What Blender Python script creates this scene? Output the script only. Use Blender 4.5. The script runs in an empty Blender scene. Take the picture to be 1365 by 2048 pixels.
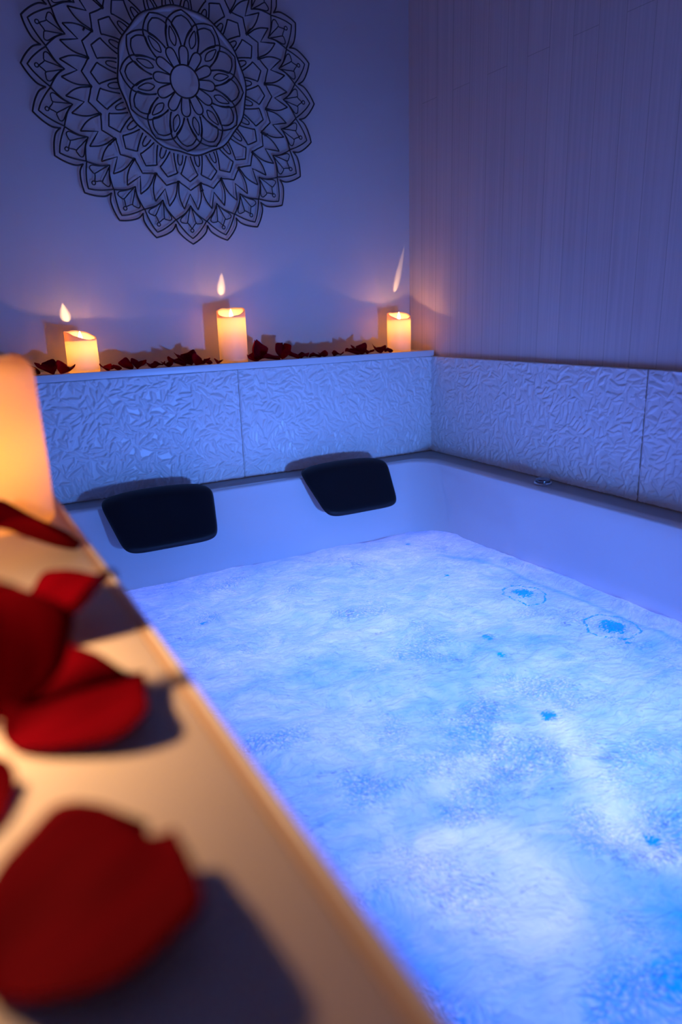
import bpy, math, random
import numpy as np
from mathutils import Vector, Matrix, noise
rnd = random.Random(7)
PI = math.pi
C = bpy.context.scene.collection

# ------------------------------------------------------------------ helpers
def link(o, parent=None):
    C.objects.link(o)
    if parent: o.parent = parent
    return o

def mesh_obj(name, verts, faces, mats, parent=None, smooth=True, fmat=None):
    me = bpy.data.meshes.new(name)
    me.from_pydata([tuple(v) for v in verts], [], [tuple(f) for f in faces])
    if not isinstance(mats, (list, tuple)): mats = [mats]
    for m in mats: me.materials.append(m)
    if smooth: me.polygons.foreach_set('use_smooth', [True]*len(me.polygons))
    if fmat is not None: me.polygons.foreach_set('material_index', fmat)
    me.update()
    return link(bpy.data.objects.new(name, me), parent)

def tag(o, label=None, cat=None, group=None, kind=None):
    if label: o['label'] = label
    if cat: o['category'] = cat
    if group: o['group'] = group
    if kind: o['kind'] = kind
    return o

def thing(name, label, cat, loc=(0, 0, 0), group=None):
    o = bpy.data.objects.new(name, None); o.location = loc; o.empty_display_size = .03
    link(o); return tag(o, label, cat, group)

def box_vf(x0, x1, y0, y1, z0, z1):
    v = [(x0,y0,z0),(x1,y0,z0),(x1,y1,z0),(x0,y1,z0),(x0,y0,z1),(x1,y0,z1),(x1,y1,z1),(x0,y1,z1)]
    f = [(0,3,2,1),(4,5,6,7),(0,1,5,4),(1,2,6,5),(2,3,7,6),(3,0,4,7)]
    return v, f

def box(name, x0, x1, y0, y1, z0, z1, mat, parent=None, bevel=0, seg=3):
    v, f = box_vf(x0, x1, y0, y1, z0, z1)
    o = mesh_obj(name, v, f, mat, parent, smooth=bevel > 0)
    if bevel:
        b = o.modifiers.new('b', 'BEVEL'); b.width = bevel; b.segments = seg; b.limit_method = 'ANGLE'
    return o

def structure(o): o['kind'] = 'structure'; return o

def lathe(profile, n=48, cap=True):
    """profile (r,z) list -> verts, faces, revolved about z"""
    v, f = [], []
    for r, z in profile:
        for k in range(n):
            a = 2*PI*k/n; v.append((r*math.cos(a), r*math.sin(a), z))
    for i in range(len(profile)-1):
        for k in range(n):
            k2 = (k+1) % n
            f.append((i*n+k, i*n+k2, (i+1)*n+k2, (i+1)*n+k))
    if cap:
        f.append(tuple(range(n))[::-1]); f.append(tuple((len(profile)-1)*n+k for k in range(n)))
    return v, f

def catmull(pts, sub=5, closed=False):
    P = [Vector(p) for p in pts]; n = len(P); out = []
    rng = range(n if closed else n-1)
    for i in rng:
        if closed: a, b, c, d = P[(i-1) % n], P[i], P[(i+1) % n], P[(i+2) % n]
        else: a, b, c, d = P[max(i-1, 0)], P[i], P[i+1], P[min(i+2, n-1)]
        for s in range(sub):
            t = s/sub
            out.append(.5*((2*b)+(c-a)*t+(2*a-5*b+4*c-d)*t*t+(3*b-a-3*c+d)*t**3))
    if not closed: out.append(P[-1])
    return out

# ------------------------------------------------------------------ materials
def new_mat(name):
    m = bpy.data.materials.new(name); m.use_nodes = True
    nt = m.node_tree; nt.nodes.clear()
    return m, nt, nt.nodes, nt.links

def N(nt, t, **kw):
    n = nt.nodes.new(t)
    for k, v in kw.items():
        if k in ('operation', 'data_type', 'noise_dimensions', 'feature', 'blend_type', 'distance', 'attribute_name', 'interpolation', 'wave_type', 'bands_direction', 'offset', 'offset_frequency'):
            setattr(n, k, v)
        else:
            n.inputs[k].default_value = v
    return n

def principled(name, col, rough=.5, metal=0., spec=.5, coat=0., noise_scale=None, noise_amt=.08, bump=0., bump_scale=200., stretch=(1,1,1), sheen=0.):
    m, nt, nn, L = new_mat(name)
    out = N(nt, 'ShaderNodeOutputMaterial'); p = N(nt, 'ShaderNodeBsdfPrincipled')
    p.inputs['Base Color'].default_value = (*col, 1); p.inputs['Roughness'].default_value = rough
    p.inputs['Metallic'].default_value = metal; p.inputs['Specular IOR Level'].default_value = spec
    p.inputs['Coat Weight'].default_value = coat
    p.inputs['Sheen Weight'].default_value = sheen
    L.new(p.outputs[0], out.inputs[0])
    tc = N(nt, 'ShaderNodeTexCoord'); mp = N(nt, 'ShaderNodeMapping'); mp.inputs['Scale'].default_value = stretch
    L.new(tc.outputs['Object'], mp.inputs[0])
    if noise_scale:
        t = N(nt, 'ShaderNodeTexNoise', Scale=noise_scale, Detail=5.); L.new(mp.outputs[0], t.inputs[0])
        r = N(nt, 'ShaderNodeValToRGB')
        r.color_ramp.elements[0].position = .3; r.color_ramp.elements[1].position = .7
        r.color_ramp.elements[0].color = (*[c*(1-noise_amt) for c in col], 1)
        r.color_ramp.elements[1].color = (*[min(1, c*(1+noise_amt)) for c in col], 1)
        L.new(t.outputs[0], r.inputs[0]); L.new(r.outputs[0], p.inputs['Base Color'])
    if bump:
        t = N(nt, 'ShaderNodeTexNoise', Scale=bump_scale, Detail=4.); L.new(mp.outputs[0], t.inputs[0])
        b = N(nt, 'ShaderNodeBump', Strength=bump, Distance=.001); L.new(t.outputs[0], b.inputs['Height'])
        L.new(b.outputs[0], p.inputs['Normal'])
    return m

M = {}
M['paint'] = principled('white wall paint', (.64, .60, .57), .65, noise_scale=3, noise_amt=.02, bump=.15, bump_scale=350)
M['ceiling'] = principled('ceiling paint', (.6, .58, .56), .8)
M['floor'] = principled('floor stone', (.22, .19, .17), .5, noise_scale=8, noise_amt=.15)
M['tile'] = principled('glazed white relief tile', (.74, .73, .72), .32, spec=.45, noise_scale=25, noise_amt=.02)
M['grout'] = principled('beige grout', (.34, .29, .25), .8)
M['trim'] = principled('white edge trim', (.74, .74, .74), .35)
M['ledge'] = principled('beige ledge stone', (.76, .60, .44), .5, spec=.4, noise_scale=9, noise_amt=.07, stretch=(1, .35, 1), bump=.1, bump_scale=90)
M['ledge_seam'] = principled('ochre edge seam', (.74, .48, .24), .45)
M['acrylic'] = principled('white tub acrylic', (.78, .78, .80), .10, spec=.5, coat=.15)
M['rubber'] = principled('black headrest foam', (.006, .007, .010), .55, spec=.25, bump=.12, bump_scale=900)
M['chrome'] = principled('chrome', (.62, .64, .68), .12, metal=1.)
M['dark_chrome'] = principled('dark chrome', (.2, .21, .24), .2, metal=1.)
M['bronze'] = principled('dark bronze wire', (.035, .026, .022), .42, metal=.4)
M['bandpaint'] = principled('pale mauve enamel', (.52, .48, .46), .6)
def petal_mat(name, c):
    m, nt, nn, L = new_mat(name)
    out = N(nt, 'ShaderNodeOutputMaterial'); p = N(nt, 'ShaderNodeBsdfPrincipled', Roughness=.75)
    p.inputs['Specular IOR Level'].default_value = .01; p.inputs['Sheen Weight'].default_value = .0
    p.inputs['Sheen Tint'].default_value = (.8, .05, .1, 1)
    tc = N(nt, 'ShaderNodeTexCoord'); t = N(nt, 'ShaderNodeTexNoise', Scale=45., Detail=4.)
    mp = N(nt, 'ShaderNodeMapping'); mp.inputs['Scale'].default_value = (3, .6, 1)
    L.new(tc.outputs['Object'], mp.inputs[0]); L.new(mp.outputs[0], t.inputs[0])
    r = N(nt, 'ShaderNodeValToRGB')
    r.color_ramp.elements[0].position = .3; r.color_ramp.elements[1].position = .75
    r.color_ramp.elements[0].color = (c[0]*.6, c[1]*.5, c[2]*.6, 1); r.color_ramp.elements[1].color = (*c, 1)
    L.new(t.outputs[0], r.inputs[0]); L.new(r.outputs[0], p.inputs['Base Color'])
    tr = N(nt, 'ShaderNodeBsdfTranslucent'); tr.inputs[0].default_value = (.16, .0003, .002, 1)
    mx = N(nt, 'ShaderNodeMixShader'); mx.inputs[0].default_value = .12
    b = N(nt, 'ShaderNodeBump', Strength=.25, Distance=.001); L.new(t.outputs[0], b.inputs['Height']); L.new(b.outputs[0], p.inputs['Normal'])
    L.new(p.outputs[0], mx.inputs[1]); L.new(tr.outputs[0], mx.inputs[2]); L.new(mx.outputs[0], out.inputs[0])
    return m
M['petal'] = petal_mat('crimson petal', (.26, .002, .008))
M['petal_near'] = petal_mat('deep red petal', (.15, .0004, .004))

# wax: translucent skin over a hollow, lit from within by the LED
def wax_mat():
    m, nt, nn, L = new_mat('ivory candle wax')
    out = N(nt, 'ShaderNodeOutputMaterial')
    p = N(nt, 'ShaderNodeBsdfPrincipled', Roughness=.45); p.inputs['Base Color'].default_value = (.86, .66, .50, 1)
    tr = N(nt, 'ShaderNodeBsdfTranslucent'); tr.inputs[0].default_value = (1., .66, .30, 1)
    mx = N(nt, 'ShaderNodeMixShader'); mx.inputs[0].default_value = .5
    L.new(p.outputs[0], mx.inputs[1]); L.new(tr.outputs[0], mx.inputs[2]); L.new(mx.outputs[0], out.inputs[0])
    return m
M['wax'] = wax_mat()
def emit(name, col, s):
    m, nt, nn, L = new_mat(name)
    out = N(nt, 'ShaderNodeOutputMaterial'); e = N(nt, 'ShaderNodeEmission', Strength=s); e.inputs[0].default_value = (*col, 1)
    L.new(e.outputs[0], out.inputs[0]); return m
M['flame'] = emit('flame glow', (1, .80, .48), 18.)
M['wick'] = principled('black wick', (.02, .015, .01), .8)

# right wall: narrow vertical wood-look strips, 73 mm wide, staggered joints
def strip_mat():
    m, nt, nn, L = new_mat('vertical wood strip cladding')
    out = N(nt, 'ShaderNodeOutputMaterial'); p = N(nt, 'ShaderNodeBsdfPrincipled', Roughness=.6)
    tc = N(nt, 'ShaderNodeTexCoord'); sep = N(nt, 'ShaderNodeSeparateXYZ'); L.new(tc.outputs['Object'], sep.inputs[0])
    cb = N(nt, 'ShaderNodeCombineXYZ'); L.new(sep.outputs['Z'], cb.inputs['X']); L.new(sep.outputs['Y'], cb.inputs['Y'])
    br = N(nt, 'ShaderNodeTexBrick', offset=.37, offset_frequency=2)
    br.inputs['Scale'].default_value = 1.; br.inputs['Brick Width'].default_value = 1.15; br.inputs['Row Height'].default_value = .0725
    br.inputs['Mortar Size'].default_value = .0011; br.inputs['Mortar Smooth'].default_value = .5
    br.inputs['Color1'].default_value = (.70, .61, .56, 1); br.inputs['Color2'].default_value = (.67, .585, .54, 1); br.inputs['Mortar'].default_value = (.48, .41, .35, 1)
    L.new(cb.outputs[0], br.inputs['Vector'])
    mp = N(nt, 'ShaderNodeMapping'); mp.inputs['Scale'].default_value = (1, 120, 1.6); L.new(tc.outputs['Object'], mp.inputs[0])
    t = N(nt, 'ShaderNodeTexNoise', Scale=1., Detail=4.); L.new(mp.outputs[0], t.inputs[0])
    r = N(nt, 'ShaderNodeValToRGB'); r.color_ramp.elements[0].position = .3; r.color_ramp.elements[0].color = (.88, .88, .88, 1)
    r.color_ramp.elements[1].position = .62; r.color_ramp.elements[1].color = (1, 1, 1, 1); L.new(t.outputs[0], r.inputs[0])
    mx = N(nt, 'ShaderNodeMix', data_type='RGBA', blend_type='MULTIPLY'); mx.inputs[0].default_value = 1.
    L.new(br.outputs[0], mx.inputs[6]); L.new(r.outputs[0], mx.inputs[7]); L.new(mx.outputs[2], p.inputs['Base Color'])
    b = N(nt, 'ShaderNodeBump', Strength=.35, Distance=.002); L.new(t.outputs[0], b.inputs['Height']); L.new(b.outputs[0], p.inputs['Normal'])
    L.new(p.outputs[0], out.inputs[0]); return m
M['strips'] = strip_mat()

# churned water: aerated sheet that scatters the lamps below it; 'foam' attribute = how much air, plus some painted dimming
def water_mat():
    m, nt, nn, L = new_mat('aerated whirlpool water')
    out = N(nt, 'ShaderNodeOutputMaterial')
    tc = N(nt, 'ShaderNodeTexCoord'); at = N(nt, 'ShaderNodeAttribute', attribute_name='foam'); ab = N(nt, 'ShaderNodeAttribute', attribute_name='bubbly')
    wn = N(nt, 'ShaderNodeTexNoise', Scale=7., Detail=3.); L.new(tc.outputs['Object'], wn.inputs[0])
    wm = N(nt, 'ShaderNodeMix', data_type='VECTOR'); wm.inputs[0].default_value = .09
    L.new(tc.outputs['Object'], wm.inputs[4]); L.new(wn.outputs[1], wm.inputs[5])
    n1 = N(nt, 'ShaderNodeTexNoise', Scale=13., Detail=7., Roughness=.6, Distortion=1.4); L.new(wm.outputs[1], n1.inputs[0])
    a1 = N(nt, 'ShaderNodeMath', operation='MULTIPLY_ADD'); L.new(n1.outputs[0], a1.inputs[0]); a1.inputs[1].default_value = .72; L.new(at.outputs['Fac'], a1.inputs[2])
    a2 = N(nt, 'ShaderNodeMath', operation='SUBTRACT'); L.new(a1.outputs[0], a2.inputs[0]); a2.inputs[1].default_value = .35
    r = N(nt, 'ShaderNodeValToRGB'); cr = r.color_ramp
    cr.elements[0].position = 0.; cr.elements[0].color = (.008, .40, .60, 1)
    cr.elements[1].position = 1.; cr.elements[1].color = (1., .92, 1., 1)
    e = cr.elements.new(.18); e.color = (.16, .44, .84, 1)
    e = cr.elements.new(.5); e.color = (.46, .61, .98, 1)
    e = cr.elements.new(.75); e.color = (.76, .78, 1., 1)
    v0 = N(nt, 'ShaderNodeTexVoronoi', Scale=190.); L.new(wm.outputs[1], v0.inputs[0])
    vr = N(nt, 'ShaderNodeMapRange'); L.new(v0.outputs[0], vr.inputs[0]); vr.inputs[1].default_value = .15; vr.inputs[2].default_value = .62; vr.inputs[3].default_value = .20; vr.inputs[4].default_value = -.14
    vb = N(nt, 'ShaderNodeMath', operation='MULTIPLY_ADD'); L.new(vr.outputs[0], vb.inputs[0]); L.new(ab.outputs['Fac'], vb.inputs[1]); L.new(a2.outputs[0], vb.inputs[2])
    n3 = N(nt, 'ShaderNodeTexNoise', Scale=60., Detail=4., Distortion=1.5); mp3 = N(nt, 'ShaderNodeMapping'); mp3.inputs['Scale'].default_value = (.6, 1.7, 1); mp3.inputs['Rotation'].default_value = (0, 0, .4)
    L.new(wm.outputs[1], mp3.inputs[0]); L.new(mp3.outputs[0], n3.inputs[0])
    am = N(nt, 'ShaderNodeMath', operation='MULTIPLY_ADD'); L.new(ab.outputs['Fac'], am.inputs[0]); am.inputs[1].default_value = .35; am.inputs[2].default_value = .16
    nc = N(nt, 'ShaderNodeMath', operation='SUBTRACT'); L.new(n3.outputs[0], nc.inputs[0]); nc.inputs[1].default_value = .5
    v3 = N(nt, 'ShaderNodeMath', operation='MULTIPLY_ADD'); L.new(nc.outputs[0], v3.inputs[0]); L.new(am.outputs[0], v3.inputs[1]); L.new(vb.outputs[0], v3.inputs[2])
    aj = N(nt, 'ShaderNodeAttribute', attribute_name='jet')
    mpj = N(nt, 'ShaderNodeMapping'); mpj.inputs['Scale'].default_value = (.7, 1.5, 1); mpj.inputs['Rotation'].default_value = (0, 0, -.5); L.new(tc.outputs['Object'], mpj.inputs[0])
    nj = N(nt, 'ShaderNodeTexNoise', Scale=190., Detail=3., Distortion=.6); L.new(mpj.outputs[0], nj.inputs[0])
    j1 = N(nt, 'ShaderNodeMath', operation='MULTIPLY_ADD'); L.new(nj.outputs[0], j1.inputs[0]); j1.inputs[1].default_value = 1.6; L.new(aj.outputs['Fac'], j1.inputs[2])
    j2 = N(nt, 'ShaderNodeMapRange'); L.new(j1.outputs[0], j2.inputs[0]); j2.inputs[1].default_value = 1.32; j2.inputs[2].default_value = 1.46; j2.inputs[3].default_value = 0.; j2.inputs[4].default_value = -.75
    j3 = N(nt, 'ShaderNodeMath', operation='ADD'); L.new(j2.outputs[0], j3.inputs[0]); L.new(v3.outputs[0], j3.inputs[1])
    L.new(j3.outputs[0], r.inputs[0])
    # bump: ripples + fine bubbles
    v = N(nt, 'ShaderNodeTexVoronoi', Scale=230.); L.new(wm.outputs[1], v.inputs[0])
    vm = N(nt, 'ShaderNodeMath', operation='MULTIPLY'); L.new(v.outputs[0], vm.inputs[0]); L.new(ab.outputs['Fac'], vm.inputs[1])
    mp = N(nt, 'ShaderNodeMapping'); mp.inputs['Scale'].default_value = (1, 1.9, 1); mp.inputs['Rotation'].default_value = (0, 0, .5); L.new(wm.outputs[1], mp.inputs[0])
    n2 = N(nt, 'ShaderNodeTexNoise', Scale=55., Detail=6., Distortion=1.2); L.new(mp.outputs[0], n2.inputs[0])
    b1 = N(nt, 'ShaderNodeBump', Strength=.7, Distance=.007); L.new(n2.outputs[0], b1.inputs['Height'])
    b2 = N(nt, 'ShaderNodeBump', Strength=1., Distance=.004); L.new(vm.outputs[0], b2.inputs['Height']); L.new(b1.outputs[0], b2.inputs['Normal'])
    tr = N(nt, 'ShaderNodeBsdfTranslucent'); L.new(r.outputs[0], tr.inputs[0]); L.new(b2.outputs[0], tr.inputs['Normal'])
    df = N(nt, 'ShaderNodeBsdfDiffuse'); L.new(r.outputs[0], df.inputs[0]); L.new(b2.outputs[0], df.inputs['Normal'])
    mx = N(nt, 'ShaderNodeMixShader'); mx.inputs[0].default_value = .25; L.new(tr.outputs[0], mx.inputs[1]); L.new(df.outputs[0], mx.inputs[2])
    gl = N(nt, 'ShaderNodeBsdfGlossy', Roughness=.12); L.new(b2.outputs[0], gl.inputs['Normal'])
    fr = N(nt, 'ShaderNodeFresnel', IOR=1.33); L.new(b2.outputs[0], fr.inputs['Normal'])
    m2 = N(nt, 'ShaderNodeMixShader'); L.new(fr.outputs[0], m2.inputs[0]); L.new(mx.outputs[0], m2.inputs[1]); L.new(gl.outputs[0], m2.inputs[2])
    L.new(m2.outputs[0], out.inputs[0]); return m
M['water'] = water_mat()
def bubble_mat():
    m, nt, nn, L = new_mat('soap bubble skin')
    out = N(nt, 'ShaderNodeOutputMaterial')
    g = N(nt, 'ShaderNodeBsdfGlossy', Roughness=.08); t = N(nt, 'ShaderNodeBsdfTransparent'); t.inputs[0].default_value = (.97, .98, 1, 1); d = N(nt, 'ShaderNodeBsdfTranslucent'); d.inputs[0].default_value = (1, 1, 1, 1)
    f = N(nt, 'ShaderNodeLayerWeight', Blend=.25); fr = N(nt, 'ShaderNodeFresnel', IOR=1.13)
    rp = N(nt, 'ShaderNodeMapRange'); L.new(f.outputs['Facing'], rp.inputs[0]); rp.inputs[3].default_value = .0; rp.inputs[4].default_value = .32
    a = N(nt, 'ShaderNodeMixShader'); L.new(rp.outputs[0], a.inputs[0]); L.new(t.outputs[0], a.inputs[1]); L.new(d.outputs[0], a.inputs[2])
    b = N(nt, 'ShaderNodeMixShader'); L.new(fr.outputs[0], b.inputs[0]); L.new(a.outputs[0], b.inputs[1]); L.new(g.outputs[0], b.inputs[2])
    L.new(b.outputs[0], out.inputs[0]); return m
M['bubble'] = bubble_mat()

# ------------------------------------------------------------------ room shell
XL, XR, YB, YF, ZF, ZC = -2.5, .015, .14, -3.2, -.95, 1.75
structure(box('floor', XL-.1, XR+.1, YF-.1, YB+.1, ZF-.1, ZF, M['floor']))
structure(box('ceiling', XL-.1, XR+.1, YF-.1, YB+.1, ZC, ZC+.1, M['ceiling']))
structure(box('wall_back', XL-.1, XR+.1, YB, YB+.1, ZF, ZC, M['paint']))
structure(box('wall_right', XR, XR+.1, YF, YB, ZF, ZC, M['strips']))
structure(box('wall_left', XL-.1, XL, YF, YB, ZF, ZC, M['paint']))
structure(box('wall_front', XL, XR, YF-.1, YF, ZF, ZC, M['paint']))

# ------------------------------------------------------------------ relief tiles
def leaf_relief(W, H, res, seams, seed, depth=.0042):
    rg = np.random.default_rng(seed)
    nx, nz = int(round(W/res))+1, int(round(H/res))+1
    h = np.zeros((nz, nx))
    step = .0175
    for gz in np.arange(-.01, H+.01, step):
        for gx in np.arange(-.01, W+.01, step):
            cx = gx+rg.uniform(-.5, .5)*step; cz = gz+rg.uniform(-.5, .5)*step
            n = noise.noise(Vector((cx*9+seed, cz*9, 3.3)))
            ang = n*7.0+rg.uniform(-.75, .75)
            Lh = rg.uniform(.017, .026); Wh = rg.uniform(.0052, .0072); hm = depth*rg.uniform(.6, 1.)
            i0, i1 = max(0, int((cx-Lh)/res)), min(nx, int((cx+Lh)/res)+2)
            j0, j1 = max(0, int((cz-Lh)/res)), min(nz, int((cz+Lh)/res)+2)
            if i1 <= i0 or j1 <= j0: continue
            X, Z = np.meshgrid(np.arange(i0, i1)*res-cx, np.arange(j0, j1)*res-cz)
            ca, sa = math.cos(ang), math.sin(ang)
            t = (X*ca+Z*sa)/Lh; d = -X*sa+Z*ca
            d = d-.003*(t*t-.3)
            w = Wh*np.clip(1-t*t, 0, 1)+1e-6
            s = d/w
            ins = np.abs(s) < 1
            prof = hm*(.25+.75*np.where(s > .35, (1-s)/.65, (s+1)/1.35)**.8)*np.clip(1-t**4, .12, 1)
            h[j0:j1, i0:i1] = np.where(ins & (np.abs(t) < 1), np.maximum(h[j0:j1, i0:i1]*.35, prof), h[j0:j1, i0:i1])
    # a touch of smoothing
    h[1:-1, 1:-1] = .5*h[1:-1, 1:-1]+.125*(h[:-2, 1:-1]+h[2:, 1:-1]+h[1:-1, :-2]+h[1:-1, 2:])
    h += .0012
    xs = np.arange(nx)*res
    for s in seams:
        h[:, np.abs(xs-s) < res*1.05] = -.0012
    h[:, 0] = 0; h[:, -1] = 0; h[-1, :] = 0; h[0, :] = 0
    return h, nx, nz

def relief_panel(name, W, H, res, seams, seed, frame):
    """frame(u, v, n) -> world; n is outward height"""
    h, nx, nz = leaf_relief(W, H, res, seams, seed)
    verts = [frame(i*res, j*res, h[j, i]) for j in range(nz) for i in range(nx)]
    faces = [(j*nx+i, j*nx+i+1, (j+1)*nx+i+1, (j+1)*nx+i) for j in range(nz-1) for i in range(nx-1)]
    fm = []
    for j in range(nz-1):
        for i in range(nx-1):
            fm.append(1 if any(abs((i+.5)*res-s) < res*1.05 for s in seams) else 0)
    b = len(verts)
    c = [frame(0, 0, -.008), frame(W, 0, -.008), frame(W, H, -.008), frame(0, H, -.008)]
    verts += c
    faces += [(b+3, b+2, b+1, b)]; fm.append(0)
    # side skirts
    bl, brr, tl, trr = 0, nx-1, (nz-1)*nx, nz*nx-1
    faces += [tuple([b, b+1]+list(range(brr, bl-1, -1))), tuple([b+2, b+3]+list(range(tl, trr+1))),
              tuple([b+1, b+2]+list(range(trr, brr-1, -nx))), tuple([b+3, b]+list(range(bl, tl+1, nx)))]
    fm += [0]*4
    return mesh_obj(name, verts, faces, [M['tile'], M['grout']], fmat=fm)

TW = 1.295      # tub width between the tiled faces
TL = 1.95       # tub length
structure(relief_panel('trim_1', TW, .30, .0015625, [TW-.649], 3, lambda u, v, n: (-TW+u, -n, -.30+v)))
structure(relief_panel('trim_2', TL, .30, .0015625, [.793, 1.60], 11, lambda u, v, n: (-n*.85, -u, -.30+v)))
structure(relief_panel('trim_3', TL, .285, .004, [.65, 1.25], 5, lambda u, v, n: (-TW+n, -TL+u, -.30+v)))
# grout beads
structure(box('trim_4', -TW, 0, -.004, .0, -.302, -.2975, M['grout'], bevel=.001))
structure(box('trim_5', -.004, 0, -TL, 0, -.302, -.2975, M['grout'], bevel=.001))
structure(box('trim_6', -.0028, 0, -.0028, 0, -.2975, 0, M['grout']))
# thin tile core behind the right panel up to the wall, and its slim top edge
structure(box('trim_7', .0, XR, -TL, YB*.0, -.95, -.0005, M['trim']))

# back shelf (continuous, runs over the tiled upstand)
sh = thing('wall_shelf', 'long narrow white topped shelf along the back wall above the leaf tiles, carrying three candles', 'shelf', (-TW/2, .07, -.3))
def rel(o, root):   # keep world placement of children under an unrotated root
    o.parent = root; o.location = tuple(-c for c in root.location); return o
rel(box('shelf_top', -1.56, .0, .0, YB, .004, .0165, M['ledge'], bevel=.001), sh)
rel(box('shelf_core', -1.56, XR, .008, YB, -.95, .004, M['trim']), sh)
rel(box('edge_trim', -1.30, .006, -.0055, .0045, .0005, .0182, M['trim'], bevel=.0012), sh)

# near ledge on the left side of the tub
lg = thing('tub_ledge', 'beige stone ledge left of the tub under the large blurred candle', 'ledge', (-1.45, -1., -.95))
rel(box('ledge_core', -1.60, -TW-.008, -2.15, 0, -.95, -.012, M['trim']), lg)
rel(box('ledge_top', -1.62, -TW-.0005, -2.17, -.0045, -.012, 0, M['ledge'], bevel=.0015), lg)
tr_ = rel(box('edge_trim', -TW+.0025, -TW+.006, -2.17, -.006, -.016, .0003, M['trim'], bevel=.0015, seg=4), lg)
tr_['label'] = 'pale rounded edge strip'
rel(box('edge_seam', -TW-.0005, -TW+.0025, -2.17, -.006, -.012, .0001, M['ledge_seam']), lg)
# near end upstand of the tub surround (behind the camera's view)
structure(box('trim_8', -1.60, XR, -2.15, -TL, -.95, -.02, M['tile']))

# ------------------------------------------------------------------ tub
def rrect(x0, x1, y0, y1, r, n=10, ns=14):
    pts = []
    for cx, cy, a0 in ((x1-r, y1-r, 0), (x0+r, y1-r, 90), (x0+r, y0+r, 180), (x1-r, y0+r, 270)):
        for k in range(n+1):
            a = math.radians(a0+90*k/n); pts.append((cx+r*math.cos(a), cy+r*math.sin(a)))
    return pts
def bridge(rings):
    v, f = [], []; n = len(rings[0])
    for R in rings: v += R
    for i in range(len(rings)-1):
        for k in range(n):
            k2 = (k+1) % n; f.append((i*n+k, (i+1)*n+k, (i+1)*n+k2, i*n+k2))
    return v, f
def tub_inner(z):      # inset of each wall at height z
    t = max(0., min(1., (-.306-z)/.174))
    back = .100+.105*t; side = .098+.038*t
    t2 = max(0., (-.48-z)/.30)
    return side+.03*t2, back+.09*t2
def ring(z, extra=0., r=None):
    s, b = tub_inner(z)
    rr = r if r is not None else .10
    return [(x, y, z) for x, y in rrect(-TW+s-extra, -s+extra, -TL+b-extra, -b+extra, rr)]
rings = []
rings.append([(x, y, -.345) for x, y in rrect(-TW+.0005, -.0045, -TL+.0005, -.0045, .004)])
rings.append([(x, y, -.3035) for x, y in rrect(-TW+.0005, -.0045, -TL+.0005, -.0045, .004)])
rings.append([(x, y, -.3000) for x, y in rrect(-TW+.001, -.005, -TL+.001, -.005, .006)])
rings.append(ring(-.3000, .010, .075)); rings.append(ring(-.3006, .005, .078)); rings.append(ring(-.3025, .0015, .08)); rings.append(ring(-.306, 0, .08))
for z, r in ((-.33, .086), (-.36, .092), (-.40, .10), (-.44, .108), (-.48, .115), (-.55, .12), (-.62, .12), (-.68, .12), (-.72, .12)): rings.append(ring(z, 0, r))
s_, b_ = tub_inner(-.76)
rings.append([(x, y, -.752) for x, y in rrect(-TW+s_+.02, -s_-.02, -TL+b_+.02, -b_-.02, .11)])
rings.append([(x, y, -.765) for x, y in rrect(-TW+s_+.06, -s_-.06, -TL+b_+.06, -b_-.06, .09)])
v, f = bridge(rings); n_ = len(rings[0]); f.append(tuple((len(rings)-1)*n_+k for k in range(n_))[::-1])
f = [tuple(q) for q in f]
tub = thing('whirlpool_tub', 'built-in white acrylic whirlpool tub filled with glowing blue bubbling water', 'bathtub', (-TW/2, -TL/2, -.765))
rel(mesh_obj('shell', v, f, M['acrylic']), tub)

# chrome control on the right rim
k_ = thing('air_control_knob', 'small round chrome knob on the right rim of the tub', 'knob', (-.047, -.541, -.300))
v, f = lathe([(.0225, 0), (.0228, .003), (.0222, .0058), (.0195, .0072), (.0192, .0066)], 40); mesh_obj('base_ring', v, f, M['chrome'], k_)
v, f = lathe([(.0185, .004), (.0188, .0105), (.0178, .013), (.0150, .0142), (.0080, .0142), (.0060, .0132)], 40); mesh_obj('cap', v, f, M['dark_chrome'], k_)
vv, ff = [], []
for a in range(5):
    t = math.radians(-140+a*14); bx, by = box_vf(-.0006, .0006, -.0006, .0006, .0135, .0148)
    o = len(vv); vv += [(x+.0115*math.cos(t), y+.0115*math.sin(t), z) for x, y, z in bx]; ff += [tuple(i+o for i in q) for q in by]
mesh_obj('marking', vv, ff, M['chrome'], k_)

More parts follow.
